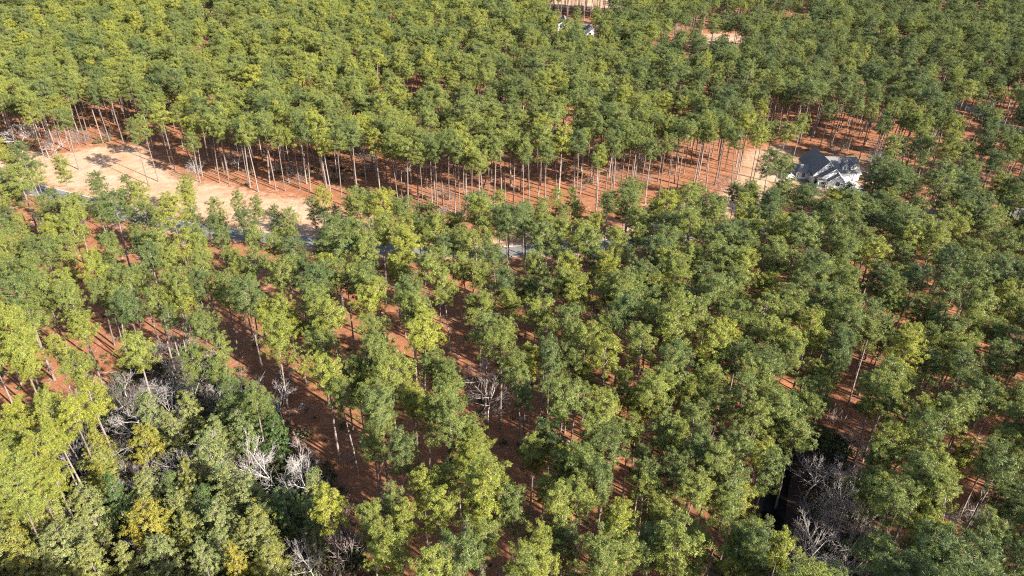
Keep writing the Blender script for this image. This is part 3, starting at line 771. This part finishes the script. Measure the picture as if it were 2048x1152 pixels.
# ------------------------------------------------------------------ evergreens and bare trees of the wet thicket
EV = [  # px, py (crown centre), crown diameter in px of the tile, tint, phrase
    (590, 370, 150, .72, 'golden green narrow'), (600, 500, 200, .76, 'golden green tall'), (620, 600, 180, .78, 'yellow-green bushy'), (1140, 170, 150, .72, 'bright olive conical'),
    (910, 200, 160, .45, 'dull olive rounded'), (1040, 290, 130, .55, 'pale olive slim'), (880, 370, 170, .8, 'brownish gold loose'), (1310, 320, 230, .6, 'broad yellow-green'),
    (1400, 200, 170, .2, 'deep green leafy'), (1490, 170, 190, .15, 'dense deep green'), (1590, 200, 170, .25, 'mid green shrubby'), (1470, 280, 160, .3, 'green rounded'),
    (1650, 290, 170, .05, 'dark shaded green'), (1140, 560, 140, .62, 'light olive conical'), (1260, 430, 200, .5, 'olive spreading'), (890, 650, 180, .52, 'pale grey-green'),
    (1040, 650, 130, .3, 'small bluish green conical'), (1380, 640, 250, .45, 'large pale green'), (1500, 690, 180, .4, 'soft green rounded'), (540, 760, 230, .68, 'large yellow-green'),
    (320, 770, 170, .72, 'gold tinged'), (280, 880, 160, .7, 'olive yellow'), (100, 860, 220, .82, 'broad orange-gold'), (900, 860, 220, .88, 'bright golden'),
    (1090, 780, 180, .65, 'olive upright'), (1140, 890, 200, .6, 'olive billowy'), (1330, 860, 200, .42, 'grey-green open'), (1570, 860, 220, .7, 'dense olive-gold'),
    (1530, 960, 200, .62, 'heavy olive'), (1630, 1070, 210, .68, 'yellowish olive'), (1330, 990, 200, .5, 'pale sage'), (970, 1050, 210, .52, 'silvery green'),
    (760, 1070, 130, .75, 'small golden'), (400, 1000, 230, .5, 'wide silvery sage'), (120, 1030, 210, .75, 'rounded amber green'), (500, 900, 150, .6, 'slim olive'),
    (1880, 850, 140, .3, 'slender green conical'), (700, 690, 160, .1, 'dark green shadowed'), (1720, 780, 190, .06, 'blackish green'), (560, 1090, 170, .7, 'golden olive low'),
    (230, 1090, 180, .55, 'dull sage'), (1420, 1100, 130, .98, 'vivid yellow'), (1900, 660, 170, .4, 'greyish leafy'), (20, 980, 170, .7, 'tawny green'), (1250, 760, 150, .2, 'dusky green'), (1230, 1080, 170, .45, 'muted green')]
ROW7 = [(150, 'at the top of the thicket'), (330, 'in the upper thicket'), (520, 'in the middle of the thicket'), (720, 'in the lower thicket'), (930, 'low in the corner thicket'), (1300, 'on the bottom edge of the thicket')]
for i, (a, b, dpx, t, ph) in enumerate(EV):
    h = RNG.uniform(11.5, 16)
    x, y, _ = at(a / 3, 768 + b / 3, h * 0.62)
    k = i % len(EVERS) if dpx > 150 else (0 if i % 2 else 2)
    d = np.clip(dpx / 3 / (1400 / proj((x, y, h * 0.6))[2]) * 1.35, 3.6, 8.5)
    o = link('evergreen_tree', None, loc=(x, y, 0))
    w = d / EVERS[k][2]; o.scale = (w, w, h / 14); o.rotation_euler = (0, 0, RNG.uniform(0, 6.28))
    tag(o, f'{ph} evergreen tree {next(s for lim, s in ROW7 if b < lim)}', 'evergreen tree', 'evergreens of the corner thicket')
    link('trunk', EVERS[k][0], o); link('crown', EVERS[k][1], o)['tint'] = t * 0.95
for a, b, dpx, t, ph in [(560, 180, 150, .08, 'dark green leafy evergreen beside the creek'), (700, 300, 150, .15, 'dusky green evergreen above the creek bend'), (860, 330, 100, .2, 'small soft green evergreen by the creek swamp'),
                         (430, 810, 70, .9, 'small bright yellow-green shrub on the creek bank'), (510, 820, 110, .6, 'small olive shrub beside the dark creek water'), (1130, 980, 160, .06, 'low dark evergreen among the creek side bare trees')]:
    h = 3.2 if dpx < 90 else RNG.uniform(7, 10)
    x, y, _ = at(1366 + a / 3, 768 + b / 3, h * 0.6)
    k = int(RNG.integers(0, 5)); d = np.clip(dpx / 3 / (1400 / proj((x, y, h * 0.6))[2]), 1.6, 6)
    o = link('evergreen_shrub', None, loc=(x, y, ground_z(x, y))); w = d / EVERS[k][2]; o.scale = (w, w, h / 14)
    tag(o, ph, 'shrub', 'evergreens beside the creek')
    link('trunk', EVERS[k][0], o); link('crown', EVERS[k][1], o)['tint'] = t

BR = [  # px, py (crown centre) in the photograph, crown px, height, label
    (262, 800, 60, 14, 'bare white-grey tree with fine pinkish twigs at the top of the thicket'), (268, 846, 66, 13, 'whitish leafless tree leaning among olive evergreens'),
    (146, 905, 40, 12, 'dead pale tree with a stout trunk at the left of the thicket'), (131, 1047, 60, 11, 'spiky white bare tree low in the corner thicket'),
    (358, 920, 50, 11, 'small grey bare tree in the middle of the thicket'), (492, 925, 54, 12, 'fine-twigged grey bare tree on the right of the thicket'),
    (548, 932, 66, 13, 'spreading white bare tree on the right of the thicket'), (608, 992, 62, 13, 'arching grey bare tree at the right edge of the thicket'),
    (558, 796, 56, 11, 'fan-shaped bare tree on the straw beside the thicket'), (486, 770, 44, 11, 'small white bare tree above the thicket'),
    (266, 948, 36, 9, 'short broken white snag in the thicket'), (620, 1105, 48, 12, 'tall bare white tree at the bottom edge beside the thicket'),
    (336, 700, 50, 12, 'white-limbed bare tree on the sunny straw above the thicket'), (366, 690, 46, 12, 'slender white bare tree among pine trunks above the thicket'),
    (386, 760, 66, 12, 'pinkish grey twiggy tree behind the thicket'), (430, 790, 40, 9, 'small grey twiggy tree behind dark green evergreens'),
    (310, 1090, 50, 10, 'low grey bare tree on the bottom edge of the thicket'), (330, 770, 50, 11, 'rosy grey twiggy tree beside the topmost evergreens'),
    (1632, 928, 62, 13, 'grey bare tree with curving limbs at the head of the creek swamp'), (1668, 985, 60, 14, 'tall bare grey tree in the middle of the creek swamp'),
    (1640, 1010, 50, 12, 'leaning bare tree close to the creek water'), (1700, 985, 46, 12, 'slim bare tree at the right side of the creek swamp'),
    (1686, 1030, 52, 12, 'twiggy bare tree low in the creek swamp'), (1640, 1070, 56, 13, 'pale bare tree with white top beside the lower creek'),
    (1698, 1088, 60, 13, 'whitest bare tree in the lower creek swamp'), (1610, 1090, 50, 11, 'bare tree arching over the lower creek'),
    (1666, 1122, 54, 11, 'bare tree on the bottom edge by the creek'), (1912, 1000, 54, 12, 'bare grey tree between pines at the lower right'),
    (1950, 1020, 50, 12, 'second bare grey tree between pines at the lower right'), (1707, 862, 30, 9, 'small dead tree with a starburst top above the creek swamp'),
    (1630, 1130, 50, 11, 'bare reddish grey tree at the foot of the creek swamp'), (976, 785, 64, 12, 'bare tree with yellowish twigs in the sunny gap at the centre'),
    (955, 735, 46, 11, 'grey bare tree among pine trunks above the central gap'), (30, 262, 46, 13, 'white bare tree at the left end of the clearing'),
    (388, 332, 26, 9, 'straw-pale bare tree at the edge of the clearing'), (1755, 330, 46, 12, 'pinkish bare tree beside the house'), (1770, 300, 36, 12, 'thin bare tree behind the house among pine trunks'),
    (890, 425, 22, 8, 'small white bare tree below the trunk row'), (345, 478, 50, 8, 'low bare tree beside the road'), (470, 305, 40, 11, 'dark bare tree among the trunks above the clearing'),
    (1465, 362, 40, 11, 'dark twiggy bare tree beside the yard'), (545, 22, 40, 14, 'pale bare tree by the far road'), (520, 45, 40, 14, 'lilac grey bare tree below the far road'),
    (95, 95, 34, 13, 'white bare tree in the far wooded hollow'), (1460, 98, 36, 12, 'grey bare tree by the far sandy field'), (1545, 104, 40, 12, 'pale bare tree below the far sandy field'), (1275, 160, 30, 13, 'bare tree poking through the distant pines'),
    (22, 22, 34, 14, 'grey bare tree in the far top corner beside the pale road'), (140, 14, 32, 14, 'grey bare tree above the far wooded hollow'), (210, 26, 30, 13, 'grey bare tree between far pines near the top edge'),
    (585, 30, 36, 14, 'grey bare tree close to the far road end'), (560, 62, 34, 13, 'lilac grey bare tree well below the far road'), (600, 70, 30, 13, 'faint grey bare tree beside the lilac ones'),
    (110, 118, 32, 13, 'grey bare tree at the foot of the far wooded hollow'), (700, 8, 34, 14, 'grey bare tree at the top edge left of the far clearing'),
    (300, 960, 40, 11, 'thin grey bare tree behind the golden evergreens'), (420, 900, 40, 11, 'fine grey bare tree among olive evergreens'), (215, 1000, 40, 10, 'small ashen bare tree low in the thicket'), (450, 1030, 44, 11, 'ashen bare tree between olive evergreens low in the thicket'),
    (600, 900, 44, 12, 'grey bare tree on the straw at the thicket edge'), (350, 835, 40, 11, 'pale thin bare tree in the upper thicket'),
    (107, 285, 24, 9, 'twiggy bare tree among the clearing edge trunks')]
for i, (a, b, dpx, h, lab) in enumerate(BR):
    x, y, _ = at(a, b, h * 0.66)
    sc = 1400 / proj((x, y, h * 0.66))[2]
    o = link('bare_tree', None, loc=(x, y, ground_z(x, y)))
    link('trunk', BARES[i % len(BARES)][0], o); link('branches', BARES[i % len(BARES)][1], o)
    w = float(np.clip(dpx / sc / 5.6, 0.6, 1.5)); o.scale = (w, w, h / 13); o.rotation_euler = (RNG.normal(0, 0.05), RNG.normal(0, 0.05), RNG.uniform(0, 6.28))
    tag(o, lab, 'bare tree', 'leafless trees')


# ------------------------------------------------------------------ undergrowth
def shrub_mesh(seed):
    rng = np.random.default_rng(seed)
    k = 26
    cen = rng.normal(size=(k, 3)) * np.array([0.55, 0.55, 0.3]); cen[:, 2] = np.abs(cen[:, 2]) + 0.25
    q, f = blades(rng, cen, unit(cen), rng.uniform(0.2, 0.42, k), 16, 0.26, 0.15, 0.3)
    return mesh_np('shrub', q, [f], [M_SHRUB], attrs={'puff': np.repeat(rng.random(k), 64)})


def brush_mesh(seed):
    rng = np.random.default_rng(seed)
    W = Acc()
    for i in range(26):
        d = unit(np.array([rng.normal() * 0.55, rng.normal() * 0.55, 1.0])); ln = rng.uniform(1.2, 3.2); b = np.array([rng.normal() * 0.4, rng.normal() * 0.4, -0.05])
        path = b + np.outer([0, .5, 1], d * ln) + np.outer([0, .2, 1], rng.normal(size=3) * 0.25)
        W.add(*tube(path, [0.024, 0.017, 0.008], 3))
        for j in range(4):
            s = rng.uniform(0.4, 1); q = b + d * ln * s; e = unit(d + rng.normal(size=3) * 0.6)
            W.add(*tube(np.array([q, q + e * rng.uniform(0.3, 0.9)]), [0.012, 0.006], 3))
    v, f = W.get()
    return mesh_np('brush', v, [f], [M_TWIG])


sh = [shrub_mesh(700 + i) for i in range(4)]; br = [brush_mesh(720 + i) for i in range(3)]
uprot = [(m, t) for m in sh for t in (0.15, 0.5, 0.9)] + [(m, 0.5) for m in br]
rows = []
cd = np.column_stack([RNG.uniform(-110, 110, 9000), RNG.uniform(48, 180, 9000)])
wet = np.minimum(poly_sd(cd, THICKET), poly_sd(cd, SWAMP)); ck = line_d(cd, CREEK)
for (x, y), w_, c_ in zip(cd, wet, ck):
    if c_ < 6.0: continue
    pr = 0.5 if w_ < 0 else (0.16 if w_ < 6 else 0.06)
    if RNG.random() > pr: continue
    k = RNG.integers(12, 15) if RNG.random() < (0.3 if w_ < 3 else 0.2) else RNG.integers(0, 12)
    s = RNG.uniform(0.7, 2.0) if w_ < 3 else RNG.uniform(0.3, 1.0)
    rows.append((x, y, ground_z(x, y) - 0.05, 0, 0, RNG.uniform(0, 6.28), s, s, s * RNG.uniform(0.8, 1.3), k))
cd = np.column_stack([RNG.uniform(-330, 350, 5200), RNG.uniform(180, 520, 5200)])
okc = (poly_sd(cd, CLEAR) > 1.5) & (poly_sd(cd, YARD) > 0) & (line_d(cd, ROAD) > 5.5) & (poly_sd(cd, VERGE) > 0) & (line_d(cd, DRIVE) > 4) & (poly_sd(cd, HOUSE_BOX) > 1) & (np.sin(cd[:, 0] * .06) * np.sin(cd[:, 1] * .05 + 1) > 0.05)
for x, y in cd[okc]:
    k = RNG.integers(12, 15) if RNG.random() < 0.45 else RNG.integers(0, 12)
    s = RNG.uniform(0.6, 1.7)
    rows.append((x, y, -0.05, 0, 0, RNG.uniform(0, 6.28), s, s, s * RNG.uniform(0.8, 1.4), k))
scatter('undergrowth', 'low shrubs and leafless brush on the forest floor', uprot, rows)

# pine straw clods, cones, sticks: fine relief lying on the floor
def stick_mesh(seed):
    rng = np.random.default_rng(seed); W = Acc()
    for i in range(9):
        a = rng.uniform(0, 6.28); b = np.array([rng.normal() * 1.6, rng.normal() * 1.6, 0.03]); ln = rng.uniform(0.6, 2.4)
        W.add(*tube(np.array([b, b + np.array([math.cos(a), math.sin(a), 0.03]) * ln]), [0.035, 0.015], 3))
    v, f = W.get(); return mesh_np('fallen_sticks', v, [f], [M_GREY])
sp = [(stick_mesh(800 + i), 0.5) for i in range(3)]
cd = np.column_stack([RNG.uniform(-200, 220, 1500), RNG.uniform(55, 260, 1500)])
cd = cd[(line_d(cd, ROAD) > 5) & (line_d(cd, CREEK) > 8) & (poly_sd(cd, HOUSE_BOX) > 1)]
scatter('fallen_sticks', 'scattered fallen sticks on the pine straw', sp, [(x, y, 0.0, 0, 0, RNG.uniform(0, 6.28), 1, 1, 1, RNG.integers(0, 3)) for x, y in cd])

for a, b, ang, ln, lab in [(1298, 850, 0.5, 7.0, 'pale fallen log between pines right of the central gap'), (1150, 890, 2.6, 5.5, 'weathered fallen limb beside the tall lone trunk'), (1470, 1000, 1.9, 5.0, 'white fallen log near the creek bank')]:
    x, y, _ = at(a, b); W = Acc()
    d = np.array([math.cos(ang), math.sin(ang), 0])
    W.add(*tube(np.array([d * t * ln + [0, 0, 0.16 + 0.04 * math.sin(t * 5)] for t in np.linspace(0, 1, 6)]), np.linspace(0.19, 0.08, 6), 7))
    for t, s in ((0.5, 1), (0.72, -1), (0.9, 1)):
        W.add(*tube(np.array([d * t * ln + [0, 0, 0.2], d * (t + 0.12) * ln + np.array([-d[1], d[0], 0.5]) * s * 0.9]), [0.05, 0.015], 4))
    v, f = W.get()
    tag(link('fallen_log', mesh_np('fallen_log', v, [f], [M_GREY], smooth=True), loc=(x, y, ground_z(x, y))), lab, 'log', 'fallen logs')

# ------------------------------------------------------------------ houses
M_WALL, n, l, p = new_mat('white_lap_siding')
geo = n.new('ShaderNodeNewGeometry'); wv_ = n.new('ShaderNodeTexWave'); wv_.bands_direction = 'Z'; wv_.inputs['Scale'].default_value = 1.6; wv_.wave_profile = 'SAW'
l.new(geo.outputs['Position'], wv_.inputs['Vector'])
nf = noise(n, l, 0.8, 5, 0.6, geo.outputs['Position'])
r = ramp(n, [(0.3, (0.68, 0.69, 0.68)), (0.7, (0.80, 0.80, 0.78))]); l.new(nf, r.inputs[0]); l.new(r.outputs[0], p.inputs['Base Color'])
bp = n.new('ShaderNodeBump'); bp.inputs['Strength'].default_value = 0.5; bp.inputs['Distance'].default_value = 0.02
l.new(wv_.outputs['Fac'], bp.inputs['Height']); l.new(bp.outputs[0], p.inputs['Normal']); p.inputs['Roughness'].default_value = 0.6
M_ROOF, n, l, p = new_mat('grey_shingles')
geo = n.new('ShaderNodeNewGeometry')
bk = n.new('ShaderNodeTexBrick'); bk.inputs['Scale'].default_value = 2.2; bk.inputs['Mortar Size'].default_value = 0.012
bk.inputs['Color1'].default_value = (0.115, 0.108, 0.105, 1); bk.inputs['Color2'].default_value = (0.175, 0.165, 0.158, 1); bk.inputs['Mortar'].default_value = (0.10, 0.095, 0.09, 1)
l.new(geo.outputs['Position'], bk.inputs['Vector'])
l.new(mixc(n, l, 0.35, bk.outputs['Color'], mixc(n, l, noise(n, l, 0.7, 6, 0.7, geo.outputs['Position']), (0.085, 0.08, 0.078), (0.22, 0.205, 0.195))), p.inputs['Base Color'])
p.inputs['Roughness'].default_value = 0.9
M_TRIM = plain_mat('white_trim', (0.80, 0.80, 0.78), 0.04, 1.0, 0.5)
M_GLASS, n, l, p = new_mat('window_glass')
p.inputs['Base Color'].default_value = (0.02, 0.025, 0.03, 1); p.inputs['Roughness'].default_value = 0.06
M_DOOR = plain_mat('dark_door', (0.05, 0.03, 0.025), 0.1)
M_BRICK = plain_mat('foundation_block', (0.30, 0.25, 0.22), 0.2)


def window(parent, x, y, z, w, h, face='S'):
    """window centred at x, y on a wall whose outside faces S (-y) or W (-x); frame, glass and mullions"""
    def B(mb, u0, u1, z0, z1, d0, d1):
        if face == 'S': mb.box(x + u0, x + u1, y - d1, y - d0, z0, z1)
        else: mb.box(x - d1, x - d0, y + u0, y + u1, z0, z1)
    fr = MB()
    B(fr, -w / 2 - .1, -w / 2, z - h / 2 - .1, z + h / 2 + .1, -0.02, 0.07); B(fr, w / 2, w / 2 + .1, z - h / 2 - .1, z + h / 2 + .1, -0.02, 0.07)
    B(fr, -w / 2, w / 2, z + h / 2, z + h / 2 + .1, -0.02, 0.07); B(fr, -w / 2, w / 2, z - h / 2 - .1, z - h / 2, -0.02, 0.09)
    f_ = fr.build('window', M_TRIM, parent)
    g = MB(); B(g, -w / 2, w / 2, z - h / 2, z + h / 2, -0.02, 0.02); g.build('pane', M_GLASS, f_)
    m_ = MB(); B(m_, -.03, .03, z - h / 2, z + h / 2, 0.021, 0.05); m_.build('mullion', M_TRIM, f_)
    m_ = MB(); B(m_, -w / 2, -.031, z - .03, z + .03, 0.021, 0.05); B(m_, .031, w / 2, z - .03, z + .03, 0.021, 0.05); m_.build('glazing_bar', M_TRIM, f_)


def gable(parent, x0, xr, x1, y0, y1, ze0, ze1, zr, oh=0.4, ohf=0.35, wall=True, zb=0.0, back=True):
    """block with a roof whose ridge runs along y: walls between x0..x1, front at y0, ridge at xr"""
    if wall:
        w = MB(); w.prism([(x0, zb), (x1, zb), (x1, ze1 - .12), (xr, zr - .12), (x0, ze0 - .12)], y0, y1); w.build('wall', M_WALL, parent)
    s0 = (zr - ze0) / (xr - x0); s1 = (zr - ze1) / (x1 - xr)
    a = MB(); a.slab([(x0 - oh, y0 - ohf, ze0 - s0 * oh), (xr, y0 - ohf, zr), (xr, y1 + (ohf if back else 0), zr), (x0 - oh, y1 + (ohf if back else 0), ze0 - s0 * oh)], 0.10)
    ra = a.build('roof_slope', M_ROOF, parent)
    b = MB(); b.slab([(xr, y0 - ohf, zr + .003), (x1 + oh, y0 - ohf, ze1 - s1 * oh), (x1 + oh, y1 + (ohf if back else 0), ze1 - s1 * oh), (xr, y1 + (ohf if back else 0), zr + .003)], 0.10)
    rb = b.build('roof_slope', M_ROOF, parent)
    t = MB(); t.prism([(x0 - oh, ze0 - s0 * oh - .30), (xr, zr - .30), (xr, zr - .01), (x0 - oh, ze0 - s0 * oh - .01)], y0 - ohf - .06, y0 - ohf - .005); t.build('rake_board', M_TRIM, ra)
    t = MB(); t.prism([(xr + .002, zr - .30), (x1 + oh, ze1 - s1 * oh - .30), (x1 + oh, ze1 - s1 * oh - .01), (xr + .002, zr - .01)], y0 - ohf - .06, y0 - ohf - .005); t.build('rake_board', M_TRIM, rb)


hs = link('house', None)
tag(hs, 'white house with grey shingle roofs, stepped gables and two dormers', 'house')
gable(hs, 111.5, 116.3, 121.2, 246.2, 262.0, 4.1, 3.9, 8.9)
gable(hs, 113.3, 117.9, 121.9, 243.5, 246.1, 3.9, 3.2, 7.2, back=False)
gable(hs, 115.4, 118.9, 121.8, 241.6, 243.4, 3.1, 2.7, 5.5, back=False)
window(hs, 116.6, 246.2, 6.6, 0.9, 1.3); window(hs, 117.2, 243.5, 4.6, 0.8, 0.9); window(hs, 119.0, 241.6, 2.0, 1.6, 1.5); window(hs, 114.3, 243.5, 1.9, 1.1, 1.5)
# garage wing: ridge along x
w = MB(); w.box(121.3, 130.6, 250.4, 263.4, 0, 3.0); w.build('garage_wall', M_WALL, hs)
w = MB(); w.poly([(130.6, 250.4, 3.0), (130.6, 263.4, 3.0), (130.6, 257.0, 6.75)]); w.poly([(121.3, 250.4, 3.0), (121.3, 257.0, 6.75), (121.3, 263.4, 3.0)]); w.build('garage_gable', M_WALL, hs)
w = MB(); w.slab([(117.5, 249.9, 2.85), (131.1, 249.9, 2.85), (131.1, 257.0, 7.0), (117.5, 257.0, 7.0)], 0.12); rf = w.build('garage_roof', M_ROOF, hs)
w = MB(); w.slab([(117.5, 257.0, 7.003), (131.1, 257.0, 7.003), (131.1, 263.9, 2.85), (117.5, 263.9, 2.85)], 0.12); w.build('garage_roof', M_ROOF, hs)
w = MB(); w.box(121.4, 131.15, 249.80, 249.895, 2.62, 2.86); w.build('fascia', M_TRIM, rf)
for x in (125.0, 128.2):
    d = MB(); d.prism([(x - .85, 3.6), (x + .85, 3.6), (x + .85, 5.2), (x, 6.05), (x - .85, 5.2)], 251.6, 256.0); dm = d.build('dormer', M_WALL, hs)
    e = MB(); e.slab([(x - 1.1, 251.3, 5.02), (x, 251.3, 6.15), (x, 255.8, 6.15), (x - 1.1, 254.4, 5.02)], .08); e.slab([(x, 251.3, 6.153), (x + 1.1, 251.3, 5.02), (x + 1.1, 254.4, 5.02), (x, 255.8, 6.153)], .08); e.build('dormer_roof', M_ROOF, dm)
    e = MB(); e.prism([(x - 1.1, 4.86), (x, 6.0), (x + 1.1, 4.86), (x + 1.1, 5.02), (x, 6.14), (x - 1.1, 5.02)], 251.22, 251.296); e.build('dormer_trim', M_TRIM, dm)
    e = MB(); e.box(x - .38, x + .38, 251.56, 251.599, 4.1, 5.2); e.build('dormer_window', M_GLASS, dm)
    e = MB(); e.box(x - .03, x + .03, 251.53, 251.559, 4.1, 5.2); e.box(x - .38, x - .031, 251.53, 251.559, 4.62, 4.68); e.box(x + .031, x + .38, 251.53, 251.559, 4.62, 4.68); e.build('dormer_glazing_bar', M_TRIM, dm)
for x in (124.2, 128.4):
    g = MB(); g.box(x - 1.5, x + 1.5, 250.33, 250.39, 0.03, 2.25); gd = g.build('garage_door', M_TRIM, hs)
    for k in range(4):
        e = MB(); e.box(x - 1.42, x + 1.42, 250.29, 250.328, 0.08 + k * .55, 0.56 + k * .55); e.build('door_panel', M_TRIM, gd)
# left wing with a hipped roof and a columned porch on its shaded side
w = MB(); w.box(107.6, 111.45, 250.6, 258.4, 0, 2.95); w.build('wing_wall', M_WALL, hs)
w = MB()
A0, A1, A2, A3 = (106.4, 249.7, 2.9), (113.2, 249.7, 2.9), (113.2, 259.2, 2.9), (106.4, 259.2, 2.9)
R0, R1 = (109.0, 253.8, 4.75), (113.2, 253.8, 4.75)
w.slab([A0, A1, R1, R0], .1); w.build('wing_roof', M_ROOF, hs)
w = MB(); w.slab([A3, A0, R0], .1); w.build('wing_roof', M_ROOF, hs)
w = MB(); w.slab([A2, A3, R0, R1], .1); w.build('wing_roof', M_ROOF, hs)
w = MB(); w.slab([(110.4, 245.6, 2.75), (113.0, 245.6, 2.75), (113.0, 249.6, 3.5), (110.4, 249.6, 3.5)], .1); w.build('porch_roof', M_ROOF, hs)
for yy in (250.2, 252.9, 255.6, 258.6):
    c_ = MB(); c_.box(106.7, 106.95, yy - .12, yy + .12, 0.3, 2.78); c_.build('porch_column', M_TRIM, hs)
w = MB(); w.box(106.4, 107.6, 249.8, 259.1, 0.0, 0.3); w.build('porch_floor', M_CONC, hs)
w = MB(); w.box(106.62, 106.72, 250.33, 258.45, 1.05, 1.13); w.build('porch_rail', M_TRIM, hs)
for yy in (251.8, 254.3, 256.9): window(hs, 107.6, yy, 1.7, 1.0, 1.5, 'W')
window(hs, 109.5, 250.6, 1.7, 1.2, 1.4)
w = MB(); w.box(112.2, 113.1, 246.11, 246.18, 0.1, 2.2); w.build('front_door', M_DOOR, hs)
for x in (112.0, 115.0):
    c_ = MB(); c_.box(x - .14, x + .14, 241.85, 242.1, 0.2, 2.75); c_.build('entry_column', M_TRIM, hs)
w = MB(); w.slab([(111.6, 241.6, 2.8), (115.3, 241.6, 2.8), (115.3, 243.45, 3.3), (111.6, 243.45, 3.3)], .1); w.build('entry_roof', M_ROOF, hs)
w = MB(); w.box(111.7, 115.3, 241.7, 243.4, 0.0, 0.2); w.build('entry_step', M_CONC, hs)

# small white outbuilding beside the wing and the far house
sh_ = link('garden_shed', None)
tag(sh_, 'small pale grey shed beside the left end of the house', 'shed')
gable(sh_, 103.0, 104.3, 105.6, 249.5, 252.5, 1.8, 1.8, 2.7, .2, .2)
w = MB(); w.box(103.9, 104.7, 249.44, 249.49, 0.05, 1.7); w.build('door', M_TRIM, sh_)

fh = link('far_house', None)
tag(fh, 'distant white house half hidden among the far pines', 'house')
gable(fh, 28.0, 33.0, 38.0, 512.0, 530.0, 6.0, 6.0, 9.5)
gable(fh, 47.6, 50.2, 52.8, 505.0, 516.0, 4.2, 4.2, 6.4)
w = MB(); w.box(38.1, 47.5, 514.0, 524.0, 0, 3.2); w.build('wall', M_WALL, fh)
w = MB(); w.slab([(38.1, 513.4, 3.1), (47.5, 513.4, 3.1), (47.5, 519.0, 6.2), (38.1, 519.0, 6.2)], .12); w.build('roof_slope', M_ROOF, fh)
w = MB(); w.slab([(38.1, 519.0, 6.203), (47.5, 519.0, 6.203), (47.5, 524.6, 3.1), (38.1, 524.6, 3.1)], .12); w.build('roof_slope', M_ROOF, fh)
for x, z in ((30.2, 1.8), (35.8, 1.8), (30.2, 4.6), (35.8, 4.6)): window(fh, x, 512.0, z, 1.2, 1.6)
for x in (40.5, 44.0): window(fh, x, 514.0, 1.7, 1.2, 1.5)
window(fh, 50.2, 505.0, 1.8, 1.6, 1.5)
for o, base in ((hs, Vector((118, 250, 0))), (sh_, Vector((104.3, 251, 0))), (fh, Vector((40, 515, 0)))):   # each Empty to the foot of its building
    o.location = base
    for ch in o.children: ch.location = ch.location - base
